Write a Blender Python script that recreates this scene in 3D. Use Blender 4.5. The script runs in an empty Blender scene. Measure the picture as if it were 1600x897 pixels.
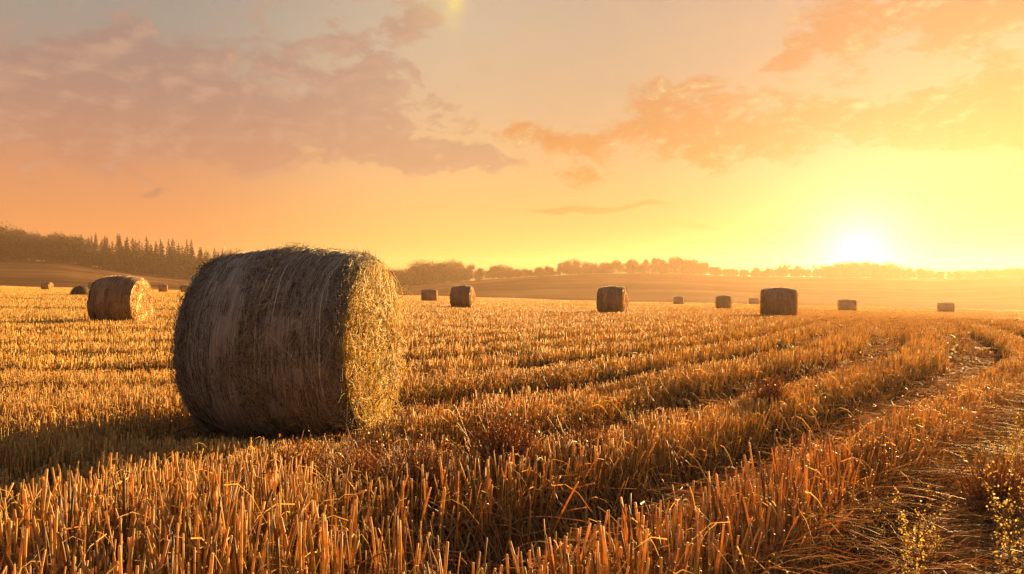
import bpy, math, random
import numpy as np
from mathutils import Vector, Matrix
random.seed(7)
RNG = np.random.default_rng(11)
sc = bpy.context.scene
COL = sc.collection
F = 1150.0            # focal length in photo pixels (1600 wide)
EYE = 1.24
HOR = 440.0
EXPO = 2.32

def lin(c):
    out = []
    for v in c:
        v = v / 255.0
        out.append(v / 12.92 if v <= 0.04045 else ((v + 0.055) / 1.055) ** 2.4)
    return tuple(out)

# ------------------------------------------------------------------ noise and terrain
class Noise:
    def __init__(self, seed, n=14):
        r = np.random.default_rng(seed)
        self.k = [(r.normal(size=2), r.uniform(0, 6.28)) for _ in range(n)]
        self.n = n
    def __call__(self, x, y, s=1.0):
        a = 0
        for (k, p) in self.k:
            a = a + np.sin((k[0] * x + k[1] * y) * 2.2 / s + p)
        return a / math.sqrt(self.n)
N1, N2, N3, N4 = Noise(1), Noise(2), Noise(3), Noise(4)

def sstep(a, b, x):
    t = np.clip((x - a) / (b - a), 0, 1)
    return t * t * (3 - 2 * t)

def row(x, y):
    """distance across the mown rows; rows curve over the field"""
    x = np.asarray(x, float); y = np.asarray(y, float)
    v = 0.755 * x - 0.656 * y
    k = np.maximum(0, 0.6 - x)
    v = v + 0.12 * k * k / (1 + 0.15 * k)
    w = sstep(0.15, 0.55, x / np.maximum(y, 1.0))
    k2 = np.maximum(0, y - 10)
    v = v + w * 0.26 * k2 * k2 / (k2 + 2.0)
    return v + 0.035 * N1(x, y, 3.5)

# standing strips (far edge, near edge) in row distance; everything between is flattened
STRIPS = [(-1.5, -1.06), (-2.85, -2.3), (-4.3, -3.65), (-5.75, -5.1), (-7.3, -6.6), (-8.9, -8.1), (-10.6, -9.8)]
RIDGE = lambda v: .5 + .5 * np.cos(2 * np.pi * (v + 10.2) / 1.75)
FARGAPS = [(-11.0, .5), (-14.2, .7), (-19.5, .9), (-26, 1.3), (-35, 1.4), (-47, 2.0), (-62, 2.6), (-85, 3), (-112, 3.5)]

def stand(x, y):
    v = row(x, y)
    m = np.zeros_like(v)
    for (a, b) in STRIPS:
        m = np.maximum(m, sstep(a - .07, a + .05, v) * (1 - sstep(b - .05, b + .08, v)))
    far = np.ones_like(v)
    for (c, wd) in FARGAPS:
        far = far * (1 - 0.93 * np.exp(-((v - c) / (wd * .62)) ** 2))
    m = np.where(v < -10.7, far * (.25 + .75 * sstep(.18, .4, RIDGE(v)) + .6 * sstep(-25, -60, v)).clip(0, 1), m)
    m = np.maximum(m, .38 * sstep(12, 24, y) * (v > -12))
    m = np.maximum(m, sstep(5.5, 8.5, y) * np.maximum(sstep(-.62, -.5, v) * (1 - sstep(.0, .12, v)), sstep(.55, .67, v) * (1 - sstep(40, 60, v))))
    # the near left of the field is one dense stand, the rows open up to the right
    left = 1 - sstep(-0.9, 0.2, x + 0.12 * (y - 3) + 0.15 * N2(x, y, 1.0))
    left = left * sstep(-12, -6, -np.abs(v)) * (v < -1.9)
    m = np.maximum(m, np.where(y < 9, left * 0.8, 0))
    return m

def ground_z(x, y):
    x = np.asarray(x, float); y = np.asarray(y, float)
    ye = np.maximum(0, y - 8); ye = ye * ye / (ye + 8)
    ye = np.minimum(ye, 262)
    ramp = sstep(8, 60, y)
    xc = np.clip(x, -260, 260)
    z = -0.0194 * ye - 0.024 * xc * ramp
    near = 1 - sstep(20, 60, np.hypot(x, y))
    m = stand(x, y)
    z = z + near * (0.19 * m - 0.15 + 0.018 * N3(x, y, .8) + 0.012 * N4(x, y, .25))
    z = z + sstep(30, 90, y) * 0.16 * N3(x, y, 30.0)
    # verge on the right rises softly
    v = row(x, y)
    z = z + near * 0.14 * sstep(-1.1, 0.3, v) * (1 - sstep(6, 14, y))
    # hills beyond the field edge
    z = z + hill(x, y)
    return z

HPX = [-1600, -600, 0, 100, 200, 300, 450, 600, 680, 750, 850, 950, 1050, 1150, 1300, 1450, 1530, 1600, 2200, 3200]
HY = [398, 400, 406, 409, 424, 437, 446, 449, 443, 437, 431, 428, 427, 431, 434, 437, 434, 431, 428, 425]
EDGE = 262.0
YC = 520.0
def crest(x, y):
    px = 800 + F * x / np.maximum(y, 150)
    return EYE + (HOR - np.interp(px, HPX, HY)) / F * YC
def hill(x, y):
    base = -0.0194 * 254.0 - 0.024 * np.clip(x, -260, 260)
    drop = -4.0 * sstep(EDGE, EDGE + 25, y)
    c = crest(x, y)
    up = sstep(EDGE + 30, YC, y) 
    tgt = (c - base + 4.0) * up
    back = -14.0 * sstep(YC + 60, YC + 900, y)
    return np.where(y > EDGE - 1, drop + tgt + back + sstep(EDGE+40, 400, y) * (0.5 * N2(x, y, 60)), 0.0)

# ------------------------------------------------------------------ mesh helpers
def mesh_np(name, verts, quads=None, tris=None, mat=None, col=None, parent=None, smooth=True, link=True):
    me = bpy.data.meshes.new(name)
    verts = np.ascontiguousarray(verts, dtype=np.float32).reshape(-1, 3)
    me.vertices.add(len(verts)); me.vertices.foreach_set('co', verts.ravel())
    parts, starts, off = [], [], 0
    if quads is not None and len(quads):
        q = np.ascontiguousarray(quads, dtype=np.int32).reshape(-1, 4)
        parts.append(q.ravel()); starts.append(np.arange(len(q)) * 4); off = q.size
    if tris is not None and len(tris):
        t = np.ascontiguousarray(tris, dtype=np.int32).reshape(-1, 3)
        parts.append(t.ravel()); starts.append(off + np.arange(len(t)) * 3)
    li = np.concatenate(parts); ls = np.concatenate(starts).astype(np.int32)
    me.loops.add(len(li)); me.loops.foreach_set('vertex_index', li.astype(np.int32))
    me.polygons.add(len(ls)); me.polygons.foreach_set('loop_start', ls)
    me.polygons.foreach_set('use_smooth', np.full(len(ls), smooth))
    me.update(calc_edges=True)
    if col is not None:
        a = me.color_attributes.new('tint', 'FLOAT_COLOR', 'POINT')
        c = np.ones((len(verts), 4), np.float32); c[:, :3] = col
        a.data.foreach_set('color', c.ravel())
    if mat: me.materials.append(mat)
    o = bpy.data.objects.new(name, me)
    if link: COL.objects.link(o)
    if parent: o.parent = parent
    return o

def tubes(paths, rad, M=3, cap=False, squash=None):
    """paths (N,K,3), rad (N,K) -> verts, quads"""
    N, K, _ = paths.shape
    t = np.gradient(paths, axis=1)
    t /= np.linalg.norm(t, axis=2, keepdims=True) + 1e-9
    ref = RNG.normal(size=(N, 1, 3)); 
    a = np.cross(t, ref); a /= np.linalg.norm(a, axis=2, keepdims=True) + 1e-9
    b = np.cross(t, a)
    ang = np.arange(M) * 2 * math.pi / M
    if M == 2: ang = np.array([0, math.pi])
    ca, sa = np.cos(ang), np.sin(ang)
    sq = 1.0 if squash is None else squash
    ring = paths[:, :, None, :] + rad[:, :, None, None] * (a[:, :, None, :] * ca[None, None, :, None] + sq * b[:, :, None, :] * sa[None, None, :, None])
    V = ring.reshape(-1, 3)
    base = (np.arange(N) * K * M)[:, None, None]
    k = np.arange(K - 1)[None, :, None]; m = np.arange(M if M > 2 else 1)[None, None, :]
    m2 = (m + 1) % M
    i0 = base + k * M + m; i1 = base + k * M + m2; i2 = base + (k + 1) * M + m2; i3 = base + (k + 1) * M + m
    Q = np.stack(np.broadcast_arrays(i0, i1, i2, i3), -1).reshape(-1, 4)
    T = None
    if cap and M >= 3:
        top = (np.arange(N) * K * M + (K - 1) * M)
        T = np.concatenate([np.stack([top, top + j, top + j + 1], 1) for j in range(1, M - 1)])
    return V, Q, T

class Acc:
    def __init__(self): self.v, self.q, self.t, self.c, self.n = [], [], [], [], 0
    def add(self, V, Q, T, C):
        self.v.append(V); self.c.append(C)
        if Q is not None and len(Q): self.q.append(Q + self.n)
        if T is not None and len(T): self.t.append(T + self.n)
        self.n += len(V)
    def tube(self, paths, rad, col, M=3, cap=False, squash=None):
        V, Q, T = tubes(paths, rad, M, cap, squash)
        C = np.repeat(col, paths.shape[1] * M, axis=0)
        self.add(V, Q, T, C)
    def build(self, name, mat, parent=None, smooth=True, link=True):
        return mesh_np(name, np.concatenate(self.v), np.concatenate(self.q) if self.q else None,
                       np.concatenate(self.t) if self.t else None, mat, np.concatenate(self.c), parent, smooth, link)

def straw_cols(n, a=(.52, .33, .12), b=(.66, .47, .20), c=(.34, .19, .075), pc=.25):
    t = RNG.random((n, 1)); A, B, C_ = map(np.array, (a, b, c))
    col = A * (1 - t) + B * t
    m = RNG.random(n) < pc
    col[m] = C_ * (0.7 + .6 * RNG.random((m.sum(), 1)))
    return col * (0.8 + .4 * RNG.random((n, 1)))

# ------------------------------------------------------------------ materials
def new_mat(name):
    m = bpy.data.materials.new(name); m.use_nodes = True
    nt = m.node_tree; nt.nodes.clear()
    return m, nt
class NB:
    def __init__(self, nt): self.nt = nt
    def n(self, t, **kw):
        nd = self.nt.nodes.new(t)
        for k, v in kw.items(): setattr(nd, k, v)
        return nd
    def l(self, a, b): self.nt.links.new(a, b)
    def val(self, s, v):
        if isinstance(v, bpy.types.NodeSocket): self.l(v, s)
        else: s.default_value = v
    def math(self, op, a, b=None, c=None, clamp=False):
        nd = self.n('ShaderNodeMath', operation=op); nd.use_clamp = clamp
        self.val(nd.inputs[0], a)
        if b is not None: self.val(nd.inputs[1], b)
        if c is not None: self.val(nd.inputs[2], c)
        return nd.outputs[0]
    def vmath(self, op, a, b=None, out=0):
        nd = self.n('ShaderNodeVectorMath', operation=op)
        self.val(nd.inputs[0], a)
        if b is not None: self.val(nd.inputs[1], b)
        return nd.outputs['Value'] if op in ('DOT_PRODUCT', 'LENGTH') else nd.outputs[0]
    def mix(self, f, a, b, blend='MIX'):
        nd = self.n('ShaderNodeMix', data_type='RGBA', blend_type=blend)
        self.val(nd.inputs[0], f)
        for s, v in ((nd.inputs[6], a), (nd.inputs[7], b)):
            if isinstance(v, bpy.types.NodeSocket): self.l(v, s)
            else: s.default_value = (*v, 1)
        return nd.outputs[2]
    def ramp(self, f, stops, interp='LINEAR'):
        nd = self.n('ShaderNodeValToRGB'); cr = nd.color_ramp; cr.interpolation = interp
        while len(cr.elements) < len(stops): cr.elements.new(0.5)
        for e, (p, c) in zip(cr.elements, stops):
            e.position = p; e.color = (*c, 1) if len(c) == 3 else c
        self.val(nd.inputs[0], f); return nd.outputs[0]
    def sstep(self, a, b, x):
        nd = self.n('ShaderNodeMapRange', interpolation_type='SMOOTHSTEP')
        self.val(nd.inputs[0], x); nd.inputs[1].default_value = a; nd.inputs[2].default_value = b
        return nd.outputs[0]
    def noise(self, vec, scale, detail=4, rough=.5, dist=0, color=False):
        nd = self.n('ShaderNodeTexNoise'); self.l(vec, nd.inputs['Vector'])
        nd.inputs['Scale'].default_value = scale; nd.inputs['Detail'].default_value = detail
        nd.inputs['Roughness'].default_value = rough; nd.inputs['Distortion'].default_value = dist
        return nd.outputs['Color' if color else 'Fac']

def mat_straw(name, trans=.35, tint=(1, 1, 1), rough=.55, tr_tint=(1.0, .75, .4)):
    m, nt = new_mat(name); b = NB(nt)
    at = b.n('ShaderNodeAttribute', attribute_name='tint')
    tc = b.n('ShaderNodeNewGeometry')
    nz = b.noise(tc.outputs['Position'], 60, 3)
    c = b.mix(1.0, at.outputs['Color'], tint, 'MULTIPLY')
    c = b.mix(b.math('MULTIPLY', b.sstep(.45, .75, nz), .45), c, b.mix(1.0, c, (.5, .38, .28), 'MULTIPLY'))
    p = b.n('ShaderNodeBsdfPrincipled'); b.l(c, p.inputs['Base Color']); p.inputs['Roughness'].default_value = rough
    p.inputs['Specular IOR Level'].default_value = .35
    t = b.n('ShaderNodeBsdfTranslucent'); b.l(b.mix(1.0, c, tr_tint, 'MULTIPLY'), t.inputs[0])
    mx = b.n('ShaderNodeMixShader'); mx.inputs[0].default_value = trans
    b.l(p.outputs[0], mx.inputs[1]); b.l(t.outputs[0], mx.inputs[2])
    o = b.n('ShaderNodeOutputMaterial'); b.l(mx.outputs[0], o.inputs[0])
    return m

def mat_ground():
    m, nt = new_mat('stubble_soil'); b = NB(nt)
    g = b.n('ShaderNodeNewGeometry'); P = g.outputs['Position']
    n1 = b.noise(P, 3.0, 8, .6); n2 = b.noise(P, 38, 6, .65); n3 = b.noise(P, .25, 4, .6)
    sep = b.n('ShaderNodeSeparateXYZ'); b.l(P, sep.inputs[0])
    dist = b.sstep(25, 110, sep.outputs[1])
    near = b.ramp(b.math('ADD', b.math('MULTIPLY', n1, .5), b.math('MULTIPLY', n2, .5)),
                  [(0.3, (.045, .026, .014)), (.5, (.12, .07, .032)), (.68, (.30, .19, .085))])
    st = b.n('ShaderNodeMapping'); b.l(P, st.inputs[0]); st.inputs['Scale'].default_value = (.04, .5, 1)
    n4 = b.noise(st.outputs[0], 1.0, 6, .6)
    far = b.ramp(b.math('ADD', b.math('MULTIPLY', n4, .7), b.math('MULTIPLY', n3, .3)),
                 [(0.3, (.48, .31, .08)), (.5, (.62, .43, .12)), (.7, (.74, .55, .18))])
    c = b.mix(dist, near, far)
    p = b.n('ShaderNodeBsdfPrincipled'); b.l(c, p.inputs['Base Color']); p.inputs['Roughness'].default_value = .9
    p.inputs['Specular IOR Level'].default_value = 0
    bp = b.n('ShaderNodeBump'); bp.inputs['Strength'].default_value = .9; bp.inputs['Distance'].default_value = .05
    b.l(b.math('ADD', n2, n1), bp.inputs['Height']); b.l(bp.outputs[0], p.inputs['Normal'])
    o = b.n('ShaderNodeOutputMaterial'); b.l(p.outputs[0], o.inputs[0]); return m

def mat_hill():
    m, nt = new_mat('hill_field'); b = NB(nt)
    g = b.n('ShaderNodeNewGeometry'); P = g.outputs['Position']
    st = b.n('ShaderNodeMapping'); b.l(P, st.inputs[0]); st.inputs['Scale'].default_value = (.004, .05, .1)
    st.inputs['Rotation'].default_value = (0, 0, .12)
    n4 = b.noise(st.outputs[0], 1.0, 6, .65); n3 = b.noise(P, .02, 3)
    c = b.ramp(b.math('ADD', b.math('MULTIPLY', n4, .8), b.math('MULTIPLY', n3, .2)),
               [(0.36, (.05, .023, .012)), (.46, (.08, .038, .018)), (.54, (.12, .062, .03)), (.64, (.19, .11, .05))])
    p = b.n('ShaderNodeBsdfPrincipled'); b.l(c, p.inputs['Base Color']); p.inputs['Roughness'].default_value = .95
    p.inputs['Specular IOR Level'].default_value = 0
    o = b.n('ShaderNodeOutputMaterial'); b.l(p.outputs[0], o.inputs[0]); return m

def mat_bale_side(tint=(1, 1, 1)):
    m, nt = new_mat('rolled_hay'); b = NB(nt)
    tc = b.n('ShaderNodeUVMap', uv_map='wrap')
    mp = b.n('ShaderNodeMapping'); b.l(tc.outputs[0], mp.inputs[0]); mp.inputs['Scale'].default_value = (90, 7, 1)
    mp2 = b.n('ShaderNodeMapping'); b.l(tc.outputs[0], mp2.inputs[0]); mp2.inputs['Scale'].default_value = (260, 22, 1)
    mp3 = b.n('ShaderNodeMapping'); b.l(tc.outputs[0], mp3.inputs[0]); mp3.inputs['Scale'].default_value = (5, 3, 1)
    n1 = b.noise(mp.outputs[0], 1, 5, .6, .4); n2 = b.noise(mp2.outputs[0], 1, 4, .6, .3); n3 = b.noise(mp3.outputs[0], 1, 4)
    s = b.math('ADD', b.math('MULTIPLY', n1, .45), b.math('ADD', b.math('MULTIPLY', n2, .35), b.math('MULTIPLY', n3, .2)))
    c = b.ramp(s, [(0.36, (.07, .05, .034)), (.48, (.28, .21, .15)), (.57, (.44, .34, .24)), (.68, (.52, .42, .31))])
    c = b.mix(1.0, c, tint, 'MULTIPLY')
    p = b.n('ShaderNodeBsdfPrincipled'); b.l(c, p.inputs['Base Color']); p.inputs['Roughness'].default_value = .7
    p.inputs['Specular IOR Level'].default_value = .3
    bp = b.n('ShaderNodeBump'); bp.inputs['Strength'].default_value = 1; bp.inputs['Distance'].default_value = .02
    b.l(s, bp.inputs['Height']); b.l(bp.outputs[0], p.inputs['Normal'])
    o = b.n('ShaderNodeOutputMaterial'); b.l(p.outputs[0], o.inputs[0]); return m

def mat_bale_end():
    m, nt = new_mat('cut_hay_end'); b = NB(nt)
    tc = b.n('ShaderNodeUVMap', uv_map='wrap')     # u = radius, v = turn
    mp = b.n('ShaderNodeMapping'); b.l(tc.outputs[0], mp.inputs[0]); mp.inputs['Scale'].default_value = (26, 10, 1)
    n1 = b.noise(mp.outputs[0], 1, 6, .65, .6)
    g = b.n('ShaderNodeTexCoord'); n2 = b.noise(g.outputs['Object'], 9, 6, .6)
    s = b.math('ADD', b.math('MULTIPLY', n1, .6), b.math('MULTIPLY', n2, .4))
    c = b.ramp(s, [(0.34, (.16, .07, .018)), (.47, (.46, .26, .06)), (.57, (.68, .44, .12)), (.7, (.78, .58, .22))])
    p = b.n('ShaderNodeBsdfPrincipled'); b.l(c, p.inputs['Base Color']); p.inputs['Roughness'].default_value = .7
    bp = b.n('ShaderNodeBump'); bp.inputs['Strength'].default_value = 1; bp.inputs['Distance'].default_value = .04
    b.l(s, bp.inputs['Height']); b.l(bp.outputs[0], p.inputs['Normal'])
    o = b.n('ShaderNodeOutputMaterial'); b.l(p.outputs[0], o.inputs[0]); return m

def mat_plain(name, c1, c2, scale=4, rough=.85, trans=0.0, bump=.3):
    m, nt = new_mat(name); b = NB(nt)
    g = b.n('ShaderNodeTexCoord'); n = b.noise(g.outputs['Object'], scale, 5, .6)
    c = b.mix(b.sstep(.35, .65, n), c1, c2)
    p = b.n('ShaderNodeBsdfPrincipled'); b.l(c, p.inputs['Base Color']); p.inputs['Roughness'].default_value = rough
    p.inputs['Specular IOR Level'].default_value = .2
    bp = b.n('ShaderNodeBump'); bp.inputs['Strength'].default_value = bump; b.l(n, bp.inputs['Height']); b.l(bp.outputs[0], p.inputs['Normal'])
    out = p.outputs[0]
    if trans:
        t = b.n('ShaderNodeBsdfTranslucent'); b.l(c, t.inputs[0])
        mx = b.n('ShaderNodeMixShader'); mx.inputs[0].default_value = trans
        b.l(out, mx.inputs[1]); b.l(t.outputs[0], mx.inputs[2]); out = mx.outputs[0]
    o = b.n('ShaderNodeOutputMaterial'); b.l(out, o.inputs[0]); return m

M_STUB = mat_straw('stubble_straw', .48)
M_LITTER = mat_straw('fallen_straw', .45, (.95, .88, .78))
M_FIBRE = mat_straw('bale_fibre', .2, (1, 1, 1))
M_ENDFIB = mat_straw('bale_end_fibre', .45, (1, 1, 1), tr_tint=(1, .85, .4))
M_SIDE, M_END = mat_bale_side(), mat_bale_end()
M_GROUND, M_HILL = mat_ground(), mat_hill()
M_BARK = mat_plain('bark', (.05, .035, .025), (.10, .075, .05))
M_LEAF = mat_plain('leaves', (.035, .022, .012), (.06, .036, .018), .4, trans=.25)
M_NEEDLE = mat_plain('needles', (.022, .018, .012), (.036, .028, .016), .5, trans=.1)
M_WEED = mat_straw('weed_stem', .3)
M_SEED = mat_straw('weed_seed', .5, tr_tint=(1, .9, .5))
M_CLUMP = mat_straw('dead_weed', .3)
M_SIDE2 = mat_bale_side((1, .72, .50))  # same side hay with the warm distance haze put into its colour
M_HEAP = mat_plain('shaded_hay', (.10, .055, .03), (.15, .085, .045), 12)  # backlit mound: its shade is put into the dark brown hay colour
M_TWINE = mat_straw('twine', .15)

def tag(o, label=None, cat=None, group=None, kind=None):
    if label: o['label'] = label
    if cat: o['category'] = cat
    if group: o['group'] = group
    if kind: o['kind'] = kind
    return o
def empty(name, loc=(0, 0, 0), rz=0):
    o = bpy.data.objects.new(name, None); COL.objects.link(o); o.location = loc; o.rotation_euler = (0, 0, rz)
    o.empty_display_size = .3
    return o
def copy_tree(o, parent=None):
    c = o.copy(); COL.objects.link(c); c.parent = parent
    for ch in [k for k in bpy.data.objects if k.parent == o]: copy_tree(ch, c)
    return c

# ------------------------------------------------------------------ ground sheets
def sheet(name, xs, ys, mat):
    X, Y = np.meshgrid(xs, ys)
    Z = ground_z(X, Y)
    V = np.stack([X, Y, Z], -1).reshape(-1, 3)
    nx, ny = len(xs), len(ys)
    i, j = np.meshgrid(np.arange(nx - 1), np.arange(ny - 1))
    a = (j * nx + i).ravel()
    Q = np.stack([a, a + 1, a + nx + 1, a + nx], 1)
    return mesh_np(name, V, Q, mat=mat)
def spaced(lo, hi, n, fine):
    b = np.arcsinh(hi / fine); a = -np.arcsinh(-lo / fine)
    return fine * np.sinh(np.linspace(a, b, n))
xs = spaced(-700, 700, 620, 1.6)
ysn = np.concatenate([spaced(-200, EDGE, 620, 2.2)])
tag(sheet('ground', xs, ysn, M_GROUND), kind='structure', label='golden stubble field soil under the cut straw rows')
xh = np.concatenate([np.linspace(-4500, -900, 20), np.linspace(-880, 880, 300), np.linspace(900, 4500, 20)])
yh = np.concatenate([np.linspace(EDGE, 700, 130), np.geomspace(710, 6000, 40)])
tag(sheet('hills', xh, yh, M_HILL), kind='structure', label='low brown hillside fields beyond the far edge of the stubble')

# ------------------------------------------------------------------ bale layout
def px_ground(px, d):
    x = (px - 800) / F * d
    return x, d, float(ground_z(x, d))
BIG = dict(c=(-1.75, 6.0), yaw=math.radians(-8), R=.765, L=1.24)
ca, sa = math.cos(BIG['yaw']), math.sin(BIG['yaw'])
BZ = float(ground_z(*BIG['c'])) - .01

def bale_keep(x, y, h):
    dx, dy = x - BIG['c'][0], y - BIG['c'][1]
    u = dx * ca + dy * sa; w = -dx * sa + dy * ca
    R = BIG['R'] + .02
    inside = (np.abs(u) < BIG['L'] / 2 + .05) & (np.abs(w) < R)
    clear = R - np.sqrt(np.maximum(0, R * R - w * w))
    return (~inside) | (h < clear * .85)

# (px, height in photo pixels, photo depth, yaw deg, length)
BALES = [
    (190, 24.0, 0, 1.34, 'round bale left of the big one, its sunlit end glowing orange'),
    (671, 91, 6, 1.75, 'small pinkish bale just right of the big one, left of a larger bale'),
    (723, 54, -12, 1.42, 'mid sized bale with narrow shaded end, right of the tiny one behind the big bale'),
    (957, 43.5, -22, 1.45, 'brown round bale alone in the middle of the far field, below tall trees'),
    (1060.5, 144, -16, 1.75, 'tiny squat bale at the field edge, just right of the middle brown bale'),
    (1131, 82, -20, 1.5, 'small orange bale between two tiny ones at the field edge'),
    (1178.5, 168, -20, 2.1, 'tiny bale just left of the broad hazy bale'),
    (1217, 41, -19, 1.72, 'broad hazy orange bale, widest of those right of centre'),
    (1324, 97, -20, 2.0, 'faint bale in the sun glare directly below the sun'),
    (1478, 112, -25, 2.0, 'very faint bale in the glare, farthest right in the field'),
    (74, 142, -4, 1.5, 'tiny bale near the left picture edge with a pink lit end'),
    (255, 144, 25, 1.4, 'tiny pale bale in the gap between the left bale and the big bale'),
    (290, 150, 20, 1.6, 'tiny bale peeping out beside the left edge of the big bale'),
    (149, 118, 10, 1.6, 'small dark bale mostly hidden behind the left bale'),
]

# ------------------------------------------------------------------ stubble
def scatter(n, dmin, dmax, spread=1.05, power=1.0):
    """random points in the wedge in front of the camera, density ~ 1/d^power per area"""
    u = RNG.random(n)
    e = 2 - power
    d = (dmin ** e + u * (dmax ** e - dmin ** e)) ** (1 / e) if abs(e) > 1e-6 else dmin * (dmax / dmin) ** u
    t = RNG.uniform(-spread, spread, n)
    return d * t, d

def zone(acc, n, dmin, dmax, power, K, M, rad, hh, fuzz=.0, cap=False, spread=1.0, leafy=0.0):
    x, y = scatter(n, dmin, dmax, spread, power)
    v = row(x, y)
    m = stand(x, y)
    if dmax < 30:
        rowp = .35 + .65 * (0.5 + .5 * np.cos(2 * np.pi * v / .125)) ** 1.5
    else:
        rowp = 1.0
    patch = .85 + .12 * N2(x, y, .6)
    keep = RNG.random(n) < np.clip(m * rowp * patch + .03, 0, 1)
    # weedy verge on the right carries only thin short stuff
    x, y, v, m = x[keep], y[keep], v[keep], m[keep]
    n = len(x)
    hh = np.interp(y, [1.5, 2.6, 4.5, 7, 12, 25, 60, 120], [.52, .46, .34, .27, .24, .22, .20, .17])
    h = hh * (.78 + (.10 if dmax < 5 else .05) * N3(x, y, .9) + .05 * N4(x, y, .2)) * (1 + RNG.uniform(-1, .35, n) * np.interp(y, [2, 8], [.45, .3]))
    h = np.where(RNG.random(n) < .12, h * RNG.uniform(.4, .8, n), h)
    h *= np.where(m < .25, .6, 1)
    du = (x - BIG['c'][0]) * ca + (y - BIG['c'][1]) * sa; dw = -(x - BIG['c'][0]) * sa + (y - BIG['c'][1]) * ca
    nearb = np.exp(-(np.maximum(0, np.abs(du) - .6) / .35) ** 2) * np.exp(-(np.maximum(0, np.abs(dw) - .7) / .6) ** 2)
    h *= 1 - .62 * nearb
    h = np.maximum(h, .06)
    k = bale_keep(x, y, h)
    for (px, d, yw, L, _) in BALES:
        bx = (px - 800) / F * d
        k &= (np.hypot(x - bx, y - d) > .62) 
    x, y, v, m, h = x[k], y[k], v[k], m[k], h[k]; n = len(x)
    z = ground_z(x, y) - .01
    # lean: stalks at the near edge of a strip are pushed outward, over the wheel track
    edge = np.zeros(n)
    for (a, b_) in STRIPS[:5]:
        edge = np.maximum(edge, np.exp(-((v - b_) / .10) ** 2))
    lean = RNG.normal(size=(n, 2)) * .06
    wild = RNG.random(n) < .05
    lean[wild] *= 4
    lean[:, 0] += edge * .18 * RNG.random(n) ; lean[:, 1] -= edge * .28 * RNG.random(n)
    bend = RNG.normal(size=(n, 2)) * .07
    s = np.linspace(0, 1, K)[None, :]
    P = np.zeros((n, K, 3))
    for ax in (0, 1):
        P[:, :, ax] = (x if ax == 0 else y)[:, None] + h[:, None] * (lean[:, ax:ax + 1] * s + bend[:, ax:ax + 1] * s * s)
    P[:, :, 2] = z[:, None] + h[:, None] * s * (1 - .3 * edge[:, None] * s * .5)
    if K >= 5:       # broken stalks folded over at a joint
        br = np.where(RNG.random(n) < .06)[0]; nb_ = len(br)
        kk_ = RNG.integers(2, K - 1, nb_); aa = RNG.uniform(0, 6.28, nb_); dz = RNG.uniform(-.9, .5, nb_)
        for j in range(K):
            e_ = np.maximum(0, j - kk_) / (K - 1) * h[br]
            on = j > kk_
            for ax, tr in ((0, np.cos(aa)), (1, np.sin(aa))):
                P[br, j, ax] += np.where(on, tr * e_, 0)
            P[br, j, 2] += np.where(on, (dz - 1) * e_ * .8, 0)
    r0 = rad(n, y)
    r = r0[:, None] * (1 - .12 * s)
    if K >= 5:
        node = np.zeros((n, K)); node[np.arange(n), RNG.integers(1, K - 1, n)] = .22
        r = r * (1 + node)
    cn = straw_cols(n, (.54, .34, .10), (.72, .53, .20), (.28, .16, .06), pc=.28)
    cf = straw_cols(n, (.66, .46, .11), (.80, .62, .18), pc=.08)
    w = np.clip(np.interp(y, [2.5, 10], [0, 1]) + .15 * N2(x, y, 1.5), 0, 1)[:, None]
    col = cn * (1 - w) + cf * w  # same straw; fuller sun farther out is put into the colour by distance
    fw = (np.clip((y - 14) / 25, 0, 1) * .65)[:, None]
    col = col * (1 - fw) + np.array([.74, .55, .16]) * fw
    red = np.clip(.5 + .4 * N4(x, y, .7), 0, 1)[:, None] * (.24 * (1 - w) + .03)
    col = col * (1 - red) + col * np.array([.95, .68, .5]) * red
    acc.tube(P, r, col, M, cap)
    if leafy > 0:
        idx = np.where(RNG.random(n) < leafy)[0]; nn = len(idx)
        t0 = RNG.uniform(.35, 1.0, nn)
        kk = 4; ss = np.linspace(0, 1, kk)[None, :]
        ang = RNG.uniform(0, 6.28, nn); ln = RNG.uniform(.04, .22, nn)
        up = RNG.uniform(-.3, .9, nn)
        base = np.stack([x[idx] + h[idx] * lean[idx, 0] * t0, y[idx] + h[idx] * lean[idx, 1] * t0, z[idx] + h[idx] * t0], 1)
        L = base[:, None, :] + np.stack([np.cos(ang)[:, None] * ln[:, None] * ss, np.sin(ang)[:, None] * ln[:, None] * ss,
                                       ln[:, None] * (up[:, None] * ss - 1.1 * ss * ss)], -1)
        rr = (RNG.uniform(.0010, .0030, nn)[:, None]) * (1 - .8 * ss)
        acc.tube(L, rr, straw_cols(nn, (.6, .42, .17), (.7, .52, .25)), 2)
    return n

stub = Acc()
cnt = []
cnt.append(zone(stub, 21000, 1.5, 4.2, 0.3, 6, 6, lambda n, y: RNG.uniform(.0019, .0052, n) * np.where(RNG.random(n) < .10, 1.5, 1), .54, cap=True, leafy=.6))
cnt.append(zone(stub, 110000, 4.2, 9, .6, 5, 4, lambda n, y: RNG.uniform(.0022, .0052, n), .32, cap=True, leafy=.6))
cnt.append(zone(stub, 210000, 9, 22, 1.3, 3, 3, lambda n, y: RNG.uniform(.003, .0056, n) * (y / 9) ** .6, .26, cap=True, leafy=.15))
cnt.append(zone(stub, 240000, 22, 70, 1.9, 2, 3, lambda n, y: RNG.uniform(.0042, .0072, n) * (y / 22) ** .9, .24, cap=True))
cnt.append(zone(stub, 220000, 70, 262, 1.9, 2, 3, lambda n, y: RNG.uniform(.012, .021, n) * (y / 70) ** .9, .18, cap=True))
print('STALKS', cnt)
so = stub.build('stubble', M_STUB)
tag(so, 'cut golden stubble stalks standing in rows over the whole field', 'stubble', kind='stuff')

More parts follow.
